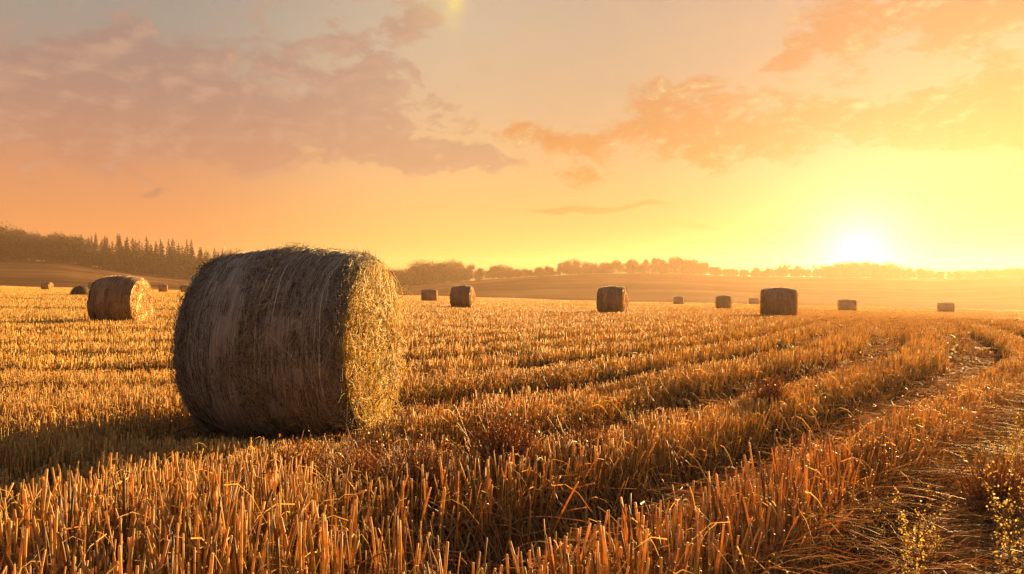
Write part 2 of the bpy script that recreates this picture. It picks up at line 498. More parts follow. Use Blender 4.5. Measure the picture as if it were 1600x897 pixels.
# ------------------------------------------------------------------ fallen straw
def litter(acc, n, dmin, dmax, power, K, M, rs, inv=True, spread=1.0, ln=(.08, .4), lift=.03):
    x, y = scatter(n, dmin, dmax, spread, power)
    m = stand(x, y)
    keep = RNG.random(n) < (1.0 - .75 * m)
    x, y = x[keep], y[keep]
    kk = bale_keep(x, y, np.full(len(x), .5)); x, y = x[kk], y[kk]; n = len(x)
    L = RNG.uniform(ln[0], ln[1], n) * RNG.uniform(.5, 1, n)
    a = np.where(RNG.random(n) < .55, RNG.normal(-.9, .45, n), RNG.uniform(0, 6.28, n))
    s = np.linspace(-.5, .5, K)[None, :]
    c = RNG.normal(size=n) * .35
    X = x[:, None] + L[:, None] * (np.cos(a)[:, None] * s - np.sin(a)[:, None] * c[:, None] * s * s)
    Y = y[:, None] + L[:, None] * (np.sin(a)[:, None] * s + np.cos(a)[:, None] * c[:, None] * s * s)
    lf = RNG.exponential(lift, n); tilt = RNG.normal(size=n) * .14
    Z = ground_z(X, Y) + .004 + lf[:, None] + np.abs(tilt)[:, None] * L[:, None] * (s + .5) + (.25 - s * s) * L[:, None] * RNG.uniform(0, .25, n)[:, None]
    r = (rs(n, y))[:, None] * np.ones((1, K))
    col = straw_cols(n, (.45, .30, .13), (.62, .47, .24), (.26, .16, .08), .35)
    acc.tube(np.stack([X, Y, Z], -1), r, col, M)
lit = Acc()
litter(lit, 42000, 1.4, 5, .5, 6, 4, lambda n, y: RNG.uniform(.0012, .0035, n))
litter(lit, 50000, 5, 12, 1, 5, 3, lambda n, y: RNG.uniform(.0018, .0038, n))
litter(lit, 40000, 12, 40, 1.5, 4, 3, lambda n, y: RNG.uniform(.003, .006, n) * (y / 12) ** .6)
# long loose straws lodged in the strips, in front of the big bale too
litter(lit, 1200, 2.2, 9, .8, 9, 4, lambda n, y: RNG.uniform(.0010, .0018, n), ln=(.2, .5), lift=.05)
# thin straws combed over by the wheels: they arch out of the strips and over the verge
def combed(acc, n, v0, v1, dmin, dmax, hh):
    x, y = scatter(n * 6, dmin, dmax, 1.0, .6)
    v = row(x, y); k = (v > v0) & (v < v1); x, y = x[k][:n], y[k][:n]; n = len(x)
    k = bale_keep(x, y, np.full(n, .5)); x, y = x[k], y[k]; n = len(x)
    K = 8; s = np.linspace(0, 1, K)[None, :]
    a = RNG.normal(-.75, .55, n); L = hh * RNG.uniform(.6, 1.5, n); fl = RNG.uniform(.5, 1.3, n)[:, None]
    q = s * L[:, None]
    X = x[:, None] + np.cos(a)[:, None] * q * s * fl * .9; Y = y[:, None] + np.sin(a)[:, None] * q * s * fl * .9
    Z = ground_z(x, y)[:, None] + q * (1 - .55 * s * fl)
    r = RNG.uniform(.0009, .0019, n)[:, None] * (1 - .5 * s)
    acc.tube(np.stack([X, Y, np.maximum(Z, ground_z(X, Y) + .01)], -1), r, straw_cols(n, (.58, .42, .17), (.74, .58, .27), (.36, .18, .07), .3), 3)
combed(lit, 9000, -1.15, 1.1, 1.6, 9, .32)
combed(lit, 2600, -2.35, -1.75, 2.2, 10, .30)
combed(lit, 2600, -3.6, -3.0, 2.6, 12, .28)
combed(lit, 1500, -1.6, -1.05, 1.6, 9, .34)
lo = lit.build('straw_litter', M_LITTER)
tag(lo, 'loose fallen straw lying tangled between the standing rows', 'straw litter', kind='stuff')

# ------------------------------------------------------------------ bales
def prof(R, L, u):
    """radius along the axis u in [-1,1], barrel shaped with rounded shoulders"""
    k = np.abs(u)
    return R * (1.012 - .08 * k ** 2 - .03 * k ** 12)

def bale_side_mesh(R, L, nu, nv, lump):
    u = np.linspace(-1, 1, nu); v = np.linspace(0, 2 * np.pi, nv + 1)
    U, Vv = np.meshgrid(u, v)
    nz = lump * (N1(U * 3, np.sin(Vv) * 3, .9) + N2(U * 4, np.cos(Vv) * 4, .9)) + lump * .35 * N3(U * 12, np.sin(Vv * 3) * 2, .5)
    r = prof(R, L, U) + nz
    x = U * L / 2; yy = -np.cos(Vv) * r; zz = np.sin(Vv) * r
    # sag: bottom flattened against the ground
    zz = np.where(zz < -R * .965, -R * .965 + (zz + R * .965) * .2, zz)
    return np.stack([x, yy, zz + R * .965], -1), U, Vv
def grid_mesh(name, G, UV, mat, parent):
    a, b_, _ = G.shape
    i, j = np.meshgrid(np.arange(b_ - 1), np.arange(a - 1))
    k = (j * b_ + i).ravel()
    Q = np.stack([k, k + 1, k + b_ + 1, k + b_], 1)
    o = mesh_np(name, G, Q, mat=mat, parent=parent)
    uv = o.data.uv_layers.new(name='wrap')
    li = np.zeros(len(o.data.loops), np.int32); o.data.loops.foreach_get('vertex_index', li)
    uv.data.foreach_set('uv', UV.reshape(-1, 2)[li].astype(np.float32).ravel())
    return o
def bale_end_mesh(R, L, side, nr, nv, lump):
    rr = np.linspace(0, 1, nr); v = np.linspace(0, 2 * np.pi, nv + 1)
    RR, VV = np.meshgrid(rr, v)
    re = prof(R, L, np.array(1.0)) * 1.0
    spiral = np.sin(RR * re / .085 * 6.283 - VV - 1.57) * .026
    dome = .035 * (1 - RR ** 3) + spiral * (RR > .05) + lump * (N2(RR * 5 * np.cos(VV), RR * 5 * np.sin(VV), .8)) + lump * .6 * N3(RR * 16 * np.cos(VV), RR * 16 * np.sin(VV), .8)
    dome = np.where(RR > .97, -.01, dome)
    r = RR * re * (1.0)
    x = side * (L / 2 + dome); yy = -np.cos(VV) * r; zz = np.sin(VV) * r
    zz = np.where(zz < -R * .965, -R * .965 + (zz + R * .965) * .2, zz)
    G = np.stack([x, yy, zz + R * .965], -1)
    return G, np.stack([RR, VV / 6.283 * (.2 + RR)], -1)

def side_fibres(acc, n, R, L, ls, rs, scat, lift, colf, ucent=None, K=6):
    u = RNG.uniform(-.98, .98, n) if ucent is None else np.clip(RNG.normal(ucent, .1 if abs(ucent) < .9 else .035, n), -.98, .98)
    th = RNG.uniform(0, 2 * np.pi, n)
    ln = RNG.uniform(ls[0], ls[1], n)
    ang = RNG.normal(0, scat, n)       # 0 = along circumference
    s = np.linspace(-.5, .5, K)[None, :]
    cv = RNG.normal(0, .07, n)[:, None] * s * s
    dth = (ln * np.cos(ang))[:, None] * s / R - (ln * np.sin(ang))[:, None] * cv / R
    du = ((ln * np.sin(ang))[:, None] * s + (ln * np.cos(ang))[:, None] * cv) / (L / 2)
    U = np.clip(u[:, None] + du, -1.04, 1.04); T = th[:, None] + dth
    lf = RNG.exponential(lift, n)[:, None] + (np.abs(s) * 2) ** 3 * RNG.exponential(lift * 1.2, n)[:, None]
    r = prof(R, L, U) + .003 + lf
    z = np.maximum(np.sin(T) * r, -R * .96)
    P = np.stack([U * L / 2, -np.cos(T) * r, z + R * .965], -1)
    acc.tube(P, RNG.uniform(rs[0], rs[1], n)[:, None] * np.ones((1, K)), colf(n), 3)

def end_fibres(acc, n, R, L, side, ls, rs, scat, lift, colf, K=6, rpow=.5, curl=0.0):
    re = float(prof(R, L, np.array(1.0)))
    q = RNG.random(n) ** rpow * re * 1.0; th = RNG.uniform(0, 2 * np.pi, n)
    ln = RNG.uniform(ls[0], ls[1], n)
    coil = RNG.random(n) < .86
    turn = np.floor(q / .085); q = np.where(coil, np.minimum((turn + th / 6.283) * .085 + RNG.normal(0, .010, n), re), q); q = np.abs(q)
    ang = th + np.pi / 2 + RNG.normal(0, scat, n)
    s = np.linspace(-.5, .5, K)[None, :]
    cu = (RNG.normal(curl, 1.1, n) )[:, None]
    A = ang[:, None] + cu * s * 2 * (ln[:, None] / .3)
    step = ln[:, None] / (K - 1)
    Y = (q * np.cos(th))[:, None] + np.cumsum(np.cos(A) * step, 1) - step * K / 2 * np.cos(ang)[:, None]
    Z = (q * np.sin(th))[:, None] + np.cumsum(np.sin(A) * step, 1) - step * K / 2 * np.sin(ang)[:, None]
    rad = np.hypot(Y, Z); over = np.maximum(1, rad / (re * .99)); Y /= over; Z /= over
    lf = RNG.exponential(lift, n)[:, None] * (1 + RNG.normal(0, .5, n)[:, None] * s * 2)
    X = side * (L / 2 + .02 + .03 * (1 - (np.minimum(rad, re) / re) ** 3) + np.abs(lf) + RNG.exponential(lift * .8, n)[:, None] * (s + .5) ** 2 * 2)
    X -= side * np.maximum(0, rad - re * .97) * .6
    Z = np.maximum(Z, -R * .955)
    P = np.stack([X, -Y, Z + R * .965], -1)
    acc.tube(P, RNG.uniform(rs[0], rs[1], n)[:, None] * np.ones((1, K)), colf(n), 3)

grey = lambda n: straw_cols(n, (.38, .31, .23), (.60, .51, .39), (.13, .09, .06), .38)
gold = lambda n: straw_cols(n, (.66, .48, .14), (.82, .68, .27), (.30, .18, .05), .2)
pale = lambda n: straw_cols(n, (.66, .55, .36), (.78, .68, .48), (.5, .38, .24), .1)
embr = lambda n: straw_cols(n, (.68, .36, .08), (.80, .55, .16), (.45, .2, .05), .25)

def make_bale(R, L, big=True):
    root = empty('hay_bale'); SIDE = M_SIDE if big else M_SIDE2; g2 = grey if big else (lambda n: grey(n) * np.array([1., .74, .52]))  # fibres of the small bales carry the painted haze tint too
    nu, nv = (70, 220) if big else (24, 64)
    G, U, V_ = bale_side_mesh(R, L, nu, nv, .009 if big else .01)
    side = grid_mesh('rolled_side', G, np.stack([(U + 1) * .5, V_ / 6.283], -1), SIDE, root)
    f = Acc()
    if big:
        side_fibres(f, 26000, R, L, (.10, .45), (.0010, .0020), .06, .0012, grey, K=8)
        side_fibres(f, 3200, R, L, (.06, .22), (.0009, .0018), .7, .004, grey)
        side_fibres(f, 3000, R, L, (.05, .2), (.001, .002), .9, .009, lambda n: straw_cols(n, (.50, .39, .22), (.66, .54, .34), (.14, .09, .05), .3), -.02)
        side_fibres(f, 900, R, L, (.05, .2), (.0009, .0018), .9, .006, lambda n: straw_cols(n, (.50, .39, .22), (.66, .54, .34), (.14, .09, .05), .3), .42)
        side_fibres(f, 420, R, L, (.08, .3), (.0012, .002), .5, .010, pale); side_fibres(f, 900, R, L, (.2, .7), (.0012, .0022), .06, .004, pale, K=10)
        # ragged rim at both shoulders
        for uu in (.95, -.95):
            side_fibres(f, 1500, R, L, (.06, .28), (.001, .002), .7, .012, grey, uu)
        side_fibres(f, 350, R, L, (.06, .2), (.001, .002), .7, .014, gold, .97)
    else:
        side_fibres(f, 700, R, L, (.15, .4), (.003, .006), .15, .004, g2, K=4)
    fo = f.build('surface_straw', M_FIBRE, side)
    fo['kind'] = 'stuff'
    for sd in (1, -1):
        G2, UV2 = bale_end_mesh(R, L, sd, 34 if big else 10, 120 if big else 40, .008 if big else .015)
        if sd < 0: G2 = G2[:, ::-1]; UV2 = UV2[:, ::-1]
        en = grid_mesh('straw_end', G2, UV2, M_END, root)
        f = Acc()
        if big:
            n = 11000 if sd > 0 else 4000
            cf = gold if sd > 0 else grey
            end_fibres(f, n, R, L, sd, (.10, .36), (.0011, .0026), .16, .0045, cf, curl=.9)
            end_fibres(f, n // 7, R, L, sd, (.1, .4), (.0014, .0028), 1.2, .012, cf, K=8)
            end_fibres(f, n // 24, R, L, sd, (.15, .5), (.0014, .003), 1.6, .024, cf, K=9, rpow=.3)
        else:
            end_fibres(f, 500, R, L, sd, (.12, .4), (.003, .007), .3, .008, embr, K=5)
        e = f.build('loose_hay', M_ENDFIB, en); e['kind'] = 'stuff'
    return root

big = make_bale(BIG['R'], BIG['L'])
big.location = (BIG['c'][0], BIG['c'][1], BZ); big.rotation_euler = (0, 0, BIG['yaw'])
tag(big, 'huge round hay bale in the left foreground, grey brown side and shaggy yellow end', 'hay bale')
# twine rings and a few long stray straws on the big bale
def ring(u0, wob, a0, a1, rr, seed):
    K = 90; t = np.linspace(a0, a1, K)
    u = u0 + wob * np.sin(t * 2.3 + seed) + wob * .4 * np.sin(t * 7 + seed * 2)
    r = prof(BIG['R'], BIG['L'], u) + .009 + .003 * np.sin(t * 9 + seed)
    P = np.stack([u * BIG['L'] / 2, -np.cos(t) * r, np.maximum(np.sin(t) * r, -.735) + BIG['R'] * .965], -1)[None]
    a = Acc(); a.tube(P, np.full((1, K), rr), np.array([[.78, .66, .44]]), 5)
    return a.build('twine', M_TWINE, big)
ring(.02, .03, -.35, 2.9, .0050, 1.0)
ring(.22, .02, .3, 2.2, .0036, 2.0)
ring(.80, .03, -.5, 1.7, .004, 3.3)
a = Acc()
def stray(p0, d, ln, n=1, rr=.0022, sag=.15):
    K = 7; s = np.linspace(0, 1, K)
    d = np.array(d, float); d /= np.linalg.norm(d)
    P = np.array(p0)[None] + d[None] * ln * s[:, None] + np.array([0, 0, -1])[None] * (sag * ln * s * s)[:, None]
    a.tube(P[None], (rr * (1 - .6 * s))[None], np.array([[.32, .22, .11]]), 4)
for k in range(16):        # dark twigs sticking out at the left shoulder
    z = random.uniform(.45, 1.15)
    w = -math.sqrt(max(.0, .7 ** 2 - (z - .735) ** 2)) * random.uniform(.8, 1)
    stray((-BIG['L'] / 2 + .01, w, z), (-1, random.uniform(-.2, .5), random.uniform(-.6, .6)), random.uniform(.08, .26), rr=.0035 if k < 4 else .002)
for k in range(26):        # wisps on the top left and right shoulders
    t = random.uniform(.7, 1.9); sd = random.choice((-1, 1, 1))
    r = .70; stray((sd * BIG['L'] / 2 * .98, -math.cos(t) * r, math.sin(t) * r + .738), (sd * .4, random.uniform(-.4, .4), random.uniform(.3, 1)), random.uniform(.04, .12), rr=.0014)
for k in range(30):        # straws hanging out at the foot of the lit end
    t = random.uniform(-1.3, .3)
    r = .66; stray((BIG['L'] / 2 + .02, -math.cos(t) * r, math.sin(t) * r + .738), (random.uniform(.1, .8), -random.uniform(.1, .8), random.uniform(-.5, .5)), random.uniform(.12, .34), rr=.0022, sag=.35)
st_ = a.build('stray_straw', M_ENDFIB, big); st_['kind'] = 'stuff'

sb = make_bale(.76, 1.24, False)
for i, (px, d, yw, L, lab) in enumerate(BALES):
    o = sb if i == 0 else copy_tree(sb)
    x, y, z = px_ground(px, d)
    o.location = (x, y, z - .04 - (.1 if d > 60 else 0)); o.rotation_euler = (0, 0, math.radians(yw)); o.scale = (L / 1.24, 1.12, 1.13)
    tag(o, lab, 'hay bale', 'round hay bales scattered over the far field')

# low dark heap of hay left of the left bale
def heap(px, d, w, h):
    x, y, z = px_ground(px, d)
    root = empty('hay_heap', (x, y, z - .05))
    a_ = np.linspace(0, 2 * np.pi, 49); e = np.linspace(0, 1, 14)
    E, A = np.meshgrid(e, a_)
    r = w / 2 * np.sin(E * np.pi / 2 * 1.0) * (1 + .03 * N1(np.cos(A) * 2, E * 3, .5)); zz = h * np.cos(E * np.pi / 2) ** .8
    G = np.stack([r * np.cos(A), r * np.sin(A), zz], -1)[:, ::-1]
    grid_mesh('hay_mound', G, np.stack([E, A / 6.28], -1), M_SIDE, root)
    f = Acc(); n = 500
    aa = RNG.uniform(0, 6.28, n); ee = RNG.uniform(.05, 1, n)
    c = np.stack([w / 2 * np.sin(ee * 1.57) * np.cos(aa), w / 2 * np.sin(ee * 1.57) * np.sin(aa), h * np.cos(ee * 1.57) ** .8], 1)
    dd = RNG.normal(size=(n, 3)); dd /= np.linalg.norm(dd, axis=1, keepdims=True)
    s = np.linspace(-.5, .5, 3)[None, :, None]
    P = c[:, None, :] + dd[:, None, :] * s * .22; P[:, :, 2] = np.maximum(P[:, :, 2], .02)
    f.tube(P, np.full((n, 3), .006), grey(n) * .3, 3)  # straw darkened to match the shade painted on the mound
    root.children[0].data.materials[0] = M_HEAP
    f.build('surface_straw', M_FIBRE, root)['kind'] = 'stuff'
    tag(root, 'dark dome shaped heap of hay low on the field left of the left bale', 'hay heap')
heap(126.5, 60, 1.55, .82)

# ------------------------------------------------------------------ trees
def leaf_quads(C, size, flat=1.0):
    n = len(C)
    a = RNG.normal(size=(n, 3)); a /= np.linalg.norm(a, axis=1, keepdims=True)
    b_ = np.cross(a, RNG.normal(size=(n, 3))); b_ /= np.linalg.norm(b_, axis=1, keepdims=True)
    s = size * RNG.uniform(.5, 1.3, (n, 1))
    V = np.stack([C - a * s, C + b_ * s * .6, C + a * s, C - b_ * s * .6], 1).reshape(-1, 3)
    return V, (np.arange(n) * 4)[:, None] + np.arange(4)[None]
def limb(p0, p1, r0, r1, K=5, wob=.15):
    p0, p1 = np.array(p0, float), np.array(p1, float)
    s = np.linspace(0, 1, K); L = np.linalg.norm(p1 - p0)
    P = p0[None] + (p1 - p0)[None] * s[:, None] + RNG.normal(size=(K, 3)) * wob * L * .2 * (s * (1 - s) * 4)[:, None]
    return P, r0 + (r1 - r0) * s
def broadleaf(H, W, n, lobes, density, name='broadleaf_tree', open_=False):
    root = empty(name)
    t = Acc(); w = np.array([[1, 1, 1.]])
    P, r = limb((0, 0, -.6), (random.uniform(-.3, .3), 0, H * .55), H * .028, H * .012, 6)
    t.tube(P[None], r[None], w, 7)
    L = []
    for k in range(lobes):
        an = random.uniform(0, 6.28); q = random.uniform(.1, 1) ** .7 * W * .38
        zc = H * random.uniform(.16 if not open_ else .40, .86)
        q *= math.sqrt(max(.25, 1 - ((zc / H - .42) / .52) ** 2))
        c = np.array([q * math.cos(an), q * math.sin(an), zc])
        L.append((c, W * random.uniform(.15, .26)))
        P, r = limb((0, 0, H * random.uniform(.25, .5)), c, H * .012, H * .003, 5); t.tube(P[None], r[None], w, 5)
    t.build('trunk', M_BARK, root)
    Cs = []
    for (c, rr) in L:
        m = int(n / lobes)
        d = RNG.normal(size=(m, 3)); d /= np.linalg.norm(d, axis=1, keepdims=True)
        q = RNG.random((m, 1)) ** (.45)
        j = c + d * q * rr * np.array([1, 1, .8]) * (1 + .25 * RNG.normal(size=(m, 1)))
        Cs.append(j)
    C_ = np.concatenate(Cs); C_ = C_[C_[:, 2] > -.2]
    V, Q = leaf_quads(C_, H * .024)
    mesh_np('crown', V, Q, mat=M_LEAF, parent=root, smooth=False)
    return root
def conifer(H, W, n, name='conifer_tree'):
    root = empty(name)
    t = Acc(); w = np.array([[1, 1, 1.]])
    P, r = limb((0, 0, -.6), (0, 0, H), H * .018, H * .001, 8, .02); t.tube(P[None], r[None], w, 6)
    tiers = 22; Cs = []
    for k in range(tiers):
        f = k / (tiers - 1); z = H * (.1 + .88 * f)
        R_ = W / 2 * (1 - f) ** .85 * random.uniform(.8, 1.15) + .1
        nb = max(4, int(9 * (1 - f)) + 3)
        for b_ in range(nb):
            an = random.uniform(0, 6.28); rl = R_ * random.uniform(.7, 1.15)
            P, r = limb((0, 0, z), (rl * math.cos(an), rl * math.sin(an), z - rl * .28), .05, .01, 3, .05); t.tube(P[None], r[None], w, 3)
            m = max(3, int(n / tiers / nb * (R_ / (W * .28))))
            q = RNG.random(m) ** .6 * rl
            Cs.append(np.stack([q * math.cos(an) + RNG.normal(0, .12 * rl, m), q * math.sin(an) + RNG.normal(0, .12 * rl, m), z - q * .28 - RNG.random(m) * .3], 1))
    t.build('trunk', M_BARK, root)
    V, Q = leaf_quads(np.concatenate(Cs), H * .017)
    mesh_np('crown', V, Q, mat=M_NEEDLE, parent=root, smooth=False)
    return root
conif = [conifer(20, 8.0, 3800), conifer(20, 9.5, 4200), conifer(20, 7.0, 3200)]
broad = [broadleaf(15, 19, 6500, 34, 1), broadleaf(15, 23, 8000, 42, 1), broadleaf(15, 15, 5200, 26, 1), broadleaf(15, 17, 5600, 18, 1)]
sparse = [broadleaf(15, 13, 2300, 18, 1, 'open_crowned_tree', True), broadleaf(15, 10, 1700, 13, 1, 'open_crowned_tree', True)]
TPX = [-700, -300, 0, 30, 60, 110, 150, 200, 235, 300, 330, 360, 420, 520, 600, 630, 680, 705, 740, 780, 830, 860, 890, 925, 962, 1000, 1020, 1055, 1085, 1120, 1150, 1180, 1230, 1270, 1320, 1360, 1400, 1440, 1475, 1500, 1540, 1600, 1900]
TTY = [345, 350, 360, 366, 371, 372, 371, 375, 379, 384, 395, 398, 412, 424, 424, 421, 411, 411, 417, 415, 422, 417, 406, 413, 406, 408, 406, 402, 406, 415, 425, 420, 415, 417, 413, 412, 416, 422, 424, 431, 436, 438, 436]
used = set()
def place_tree(proto, px, d, H, H0, label, cat, group, sx=1.0):
    if id(proto) in used: o = copy_tree(proto)
    else: o = proto; used.add(id(proto))
    x = (px - 800) / F * d
    z = float(ground_z(x, d)) - .2
    s = H / H0
    o.location = (x, d, z); o.scale = (s * sx, s * sx, s); o.rotation_euler = (0, 0, random.uniform(0, 6.28))
    tag(o, label, cat, group)
def tree_h(px, d, jitter=0.0):
    ztop = EYE + (HOR - np.interp(px, TPX, TTY)) / F * d
    x = (px - 800) / F * d
    return max(6.0, float(ztop - ground_z(x, d)) * (1.16 + jitter))
# left forest: conifers between px 130 and 370, broadleaf further left
random.seed(21)
nt_ = 0
px = -330
while px < 372:
    for rowi, (dd, jj) in enumerate([(500, -.26), (518, -.12), (540, .02)]):
        p = px + random.uniform(-5, 5) + rowi * 3; d = dd + random.uniform(-6, 6)
        isc = 125 < p
        H = tree_h(p, d, jj + random.uniform(-.10, .05))
        if isc: place_tree(random.choice(conif), p, d, H, 20, 'dark conifer in the forest on the left hillside', 'conifer', 'conifers of the left forest', 1.15 if rowi < 2 else .95)
        else: place_tree(random.choice(broad), p, d, H, 15, 'dark rounded broadleaf tree in the forest at the far left', 'tree', 'broadleaf trees of the left forest', 1.0)
        nt_ += 1
    px += 10.0 if px > 120 else 15
# right hand trees along the hill crest
px = 385
while px < 1640:
    dense = px < 720
    for rowi, (dd, jj) in enumerate([(524, -.30), (540, -.12), (556, 0)]):
        p = px + random.uniform(-7, 7); d = dd + random.uniform(-6, 6)
        H = tree_h(p, d, jj + random.uniform(-.26, .10))
        if rowi == 0 and not dense: H *= .9
        if dense: place_tree(random.choice(broad), p, d, H, 15, 'rounded tree in the dense wood behind the right side of the big bale', 'tree', 'trees of the wood beyond the big bale', 1.1)
        elif p < 1290: place_tree(random.choice(broad if rowi < 1 or random.random() < .3 else sparse), p, d, H, 15, 'hazy broadleaf tree on the hill crest between the wood and the sun', 'tree', 'trees on the hill crest', random.uniform(.8, 1.15))
        else: place_tree(random.choice(broad), p, d, H, 15, 'glare washed tree on the skyline under or right of the sun', 'tree', 'trees in the sun glare', 1.0)
        nt_ += 1
    px += 15 if dense else 12
# the tallest, open crowned trees of the crest, each one apart
for p, ty, lab in [(890, 404, 'tall open crowned tree above the middle brown bale, left of a close pair'), (962, 404, 'left tree of a close open crowned pair on the crest'),
              (985, 405, 'right tree of a close open crowned pair on the crest'), (1010, 402, 'slim upright see through tree on the crest'),
              (1057, 398, 'tallest round crowned tree on the crest right of centre'), (1084, 403, 'round crowned tree just right of the tallest crest tree')]:
    d = 546; x = (p - 800) / F * d
    H = EYE + (HOR - ty) / F * d - float(ground_z(x, d))
    place_tree(sparse[0] if p != 1010 else sparse[1], p, d, H, 15, lab, 'tree', None, .9 if p != 1010 else .6)
print('TREES', nt_)

# ------------------------------------------------------------------ weeds on the right verge, dead clumps in the rows
def weed(H, branches, seeds, leafy=.0, yellow=True):
    root = empty('weed_plant')
    s = Acc(); q = Acc(); w = straw_cols(1, (.42, .28, .1), (.5, .36, .14))
    stems = []
    top = np.array([random.uniform(-.15, .15) * H, random.uniform(-.15, .15) * H, H])
    P, r = limb((0, 0, -.02), top, .0035, .0014, 8, .25); s.tube(P[None], r[None], w, 5); stems.append(P[3:])
    for k in range(branches):
        i = random.randint(1, 5); an = random.uniform(0, 6.28); L = H * random.uniform(.2, .5)
        e = P[i] + np.array([math.cos(an) * L * .55, math.sin(an) * L * .55, L * .85])
        B, rb = limb(P[i], e, .002, .0009, 6, .35); s.tube(B[None], rb[None], w, 4); stems.append(B[1:])
    s.build('stem', M_WEED, root)
    for B in stems:
        m = int(seeds / len(stems))
        f = RNG.uniform(0, len(B) - 1.001, m); i = f.astype(int); t = (f - i)[:, None]
        C_ = B[i] * (1 - t) + B[i + 1] * t + RNG.normal(size=(m, 3)) * .008
        V, Q = leaf_quads(C_, .0048)
        cc = straw_cols(m, (.55, .38, .12), (.70, .54, .22), (.34, .2, .07), .4) if yellow else straw_cols(m, (.5, .24, .08), (.5, .3, .1))
        q.add(V, Q, None, np.repeat(cc, 4, 0))
    for k in range(int(8 * leafy)):
        i = random.randint(1, 6); m = 1
        C_ = P[i][None] + RNG.normal(size=(1, 3)) * .02
        V, Q = leaf_quads(C_, .014); q.add(V, Q, None, np.repeat(straw_cols(1, (.30, .25, .07), (.4, .33, .1)), 4, 0))
    q.build('seed_head', M_SEED, root, smooth=False)
    return root
random.seed(5)
weeds = [weed(.42, 6, 260), weed(.55, 8, 420), weed(.34, 5, 220, 1), weed(.48, 10, 520, 1)]
WN = 0
def put_weed(k, px, py, s, lab=None, grp='seeding weeds on the right verge'):
    """px, py = foot of the plant in the photo"""
    global WN
    d = (EYE - .0) * F / (py - HOR); x = (px - 800) / F * d
    proto = weeds[k]
    if id(proto) in used: o = copy_tree(proto)
    else: o = proto; used.add(id(proto))
    o.location = (x, d, float(ground_z(x, d))); o.rotation_euler = (random.uniform(-.2, .2), random.uniform(-.2, .2), random.uniform(0, 6.28)); o.scale = (s, s, s)
    tag(o, lab or 'dry seeding weed with yellow seed heads on the right verge', 'weed', grp); WN += 1
spots = []
for k in range(105):
    d = random.uniform(2.5, 8.5); vv = random.uniform(-.95, 1.0)
    x = (vv + .656 * d) / .755
    if x / d > .74 or (d < 3.4 and random.random() < .35): continue
    spots.append((800 + F * x / d, HOR + EYE * F / d))
for (px, py) in spots: put_weed(random.choice((0, 1, 2, 3, 0, 1)), px, py, random.uniform(.6, 1.05))
put_weed(3, 1585, 930, 1.15, 'bushy yellow weed filling the bottom right corner', None)
put_weed(3, 1440, 925, 1.0, 'tall yellow seeding weed at the bottom edge left of the bushy corner weed', None)
put_weed(1, 1010, 705, .8, 'single thin seeding weed standing in the middle rows', None)
put_weed(0, 1290, 640, .8, 'slender bright weed left of the wheel track', None)
for (px, py) in [(1120, 690), (1180, 660), (1255, 900), (1040, 870)]:
    put_weed(0, px, py, .8, 'thin dry weed standing among the stubble rows', 'thin weeds among the stubble rows')

def clump(R_, H, n):
    root = Acc()
    d = RNG.normal(size=(n, 3)); d[:, 2] = np.abs(d[:, 2]); d /= np.linalg.norm(d, axis=1, keepdims=True)
    K = 5; s = np.linspace(0, 1, K)[None, :, None]
    c = np.stack([RNG.normal(0, R_ * .3, n), RNG.normal(0, R_ * .3, n), np.zeros(n)], 1)
    side = RNG.normal(size=(n, 3)) * R_ * .5
    P = c[:, None, :] + d[:, None, :] * s * np.array([R_, R_, H]) + side[:, None, :] * s * s
    P[:, :, 2] = np.maximum(P[:, :, 2], -.02)
    root.tube(P, np.full((n, K), .0016) * RNG.uniform(.6, 1.5, (n, 1)), straw_cols(n, (.34, .15, .05), (.5, .26, .09), (.2, .08, .03), .3), 3)
    C_ = P[:, -1] + RNG.normal(size=(n, 3)) * .012
    V, Q = leaf_quads(C_, .009); root.add(V, Q, None, np.repeat(straw_cols(n, (.42, .18, .05), (.55, .3, .1), (.2, .1, .04), .3), 4, 0))
    return root.build('dead_weed_clump', M_CLUMP, smooth=False)
cl = [clump(.15, .40, 1300), clump(.20, .36, 1900)]
for i, (px, py, s, lab) in enumerate([(460, 800, .75, 'brown dead weed clump in the stubble below the middle of the big bale'),
        (650, 815, .8, 'brown dead weed clump in the stubble below the lit end of the bale'),
        (785, 775, .95, 'rusty dead weed clump in the rows right of the bale'),
        (915, 755, .7, 'small rusty dead weed clump in the middle rows'),
        (1205, 660, .8, 'rusty dead weed clump at the edge of the upper row right of centre'),
        (655, 690, .55, 'red brown dead weed clump just right of the big bale foot'),
        (1560, 800, .9, 'dark dead weed clump among the weeds at the right edge'),
        (560, 790, .8, 'brown curly dead weed clump between two larger clumps')]):
    o = cl[i] if i < 2 else cl[i % 2].copy()
    if i >= 2: COL.objects.link(o)
    d = EYE * F / (py - HOR); x = (px - 800) / F * d
    o.location = (x, d, float(ground_z(x, d))); o.scale = (s, s, s); o.rotation_euler = (0, 0, random.uniform(0, 6))
    tag(o, lab, 'dead weed', 'dead weed clumps among the rows')

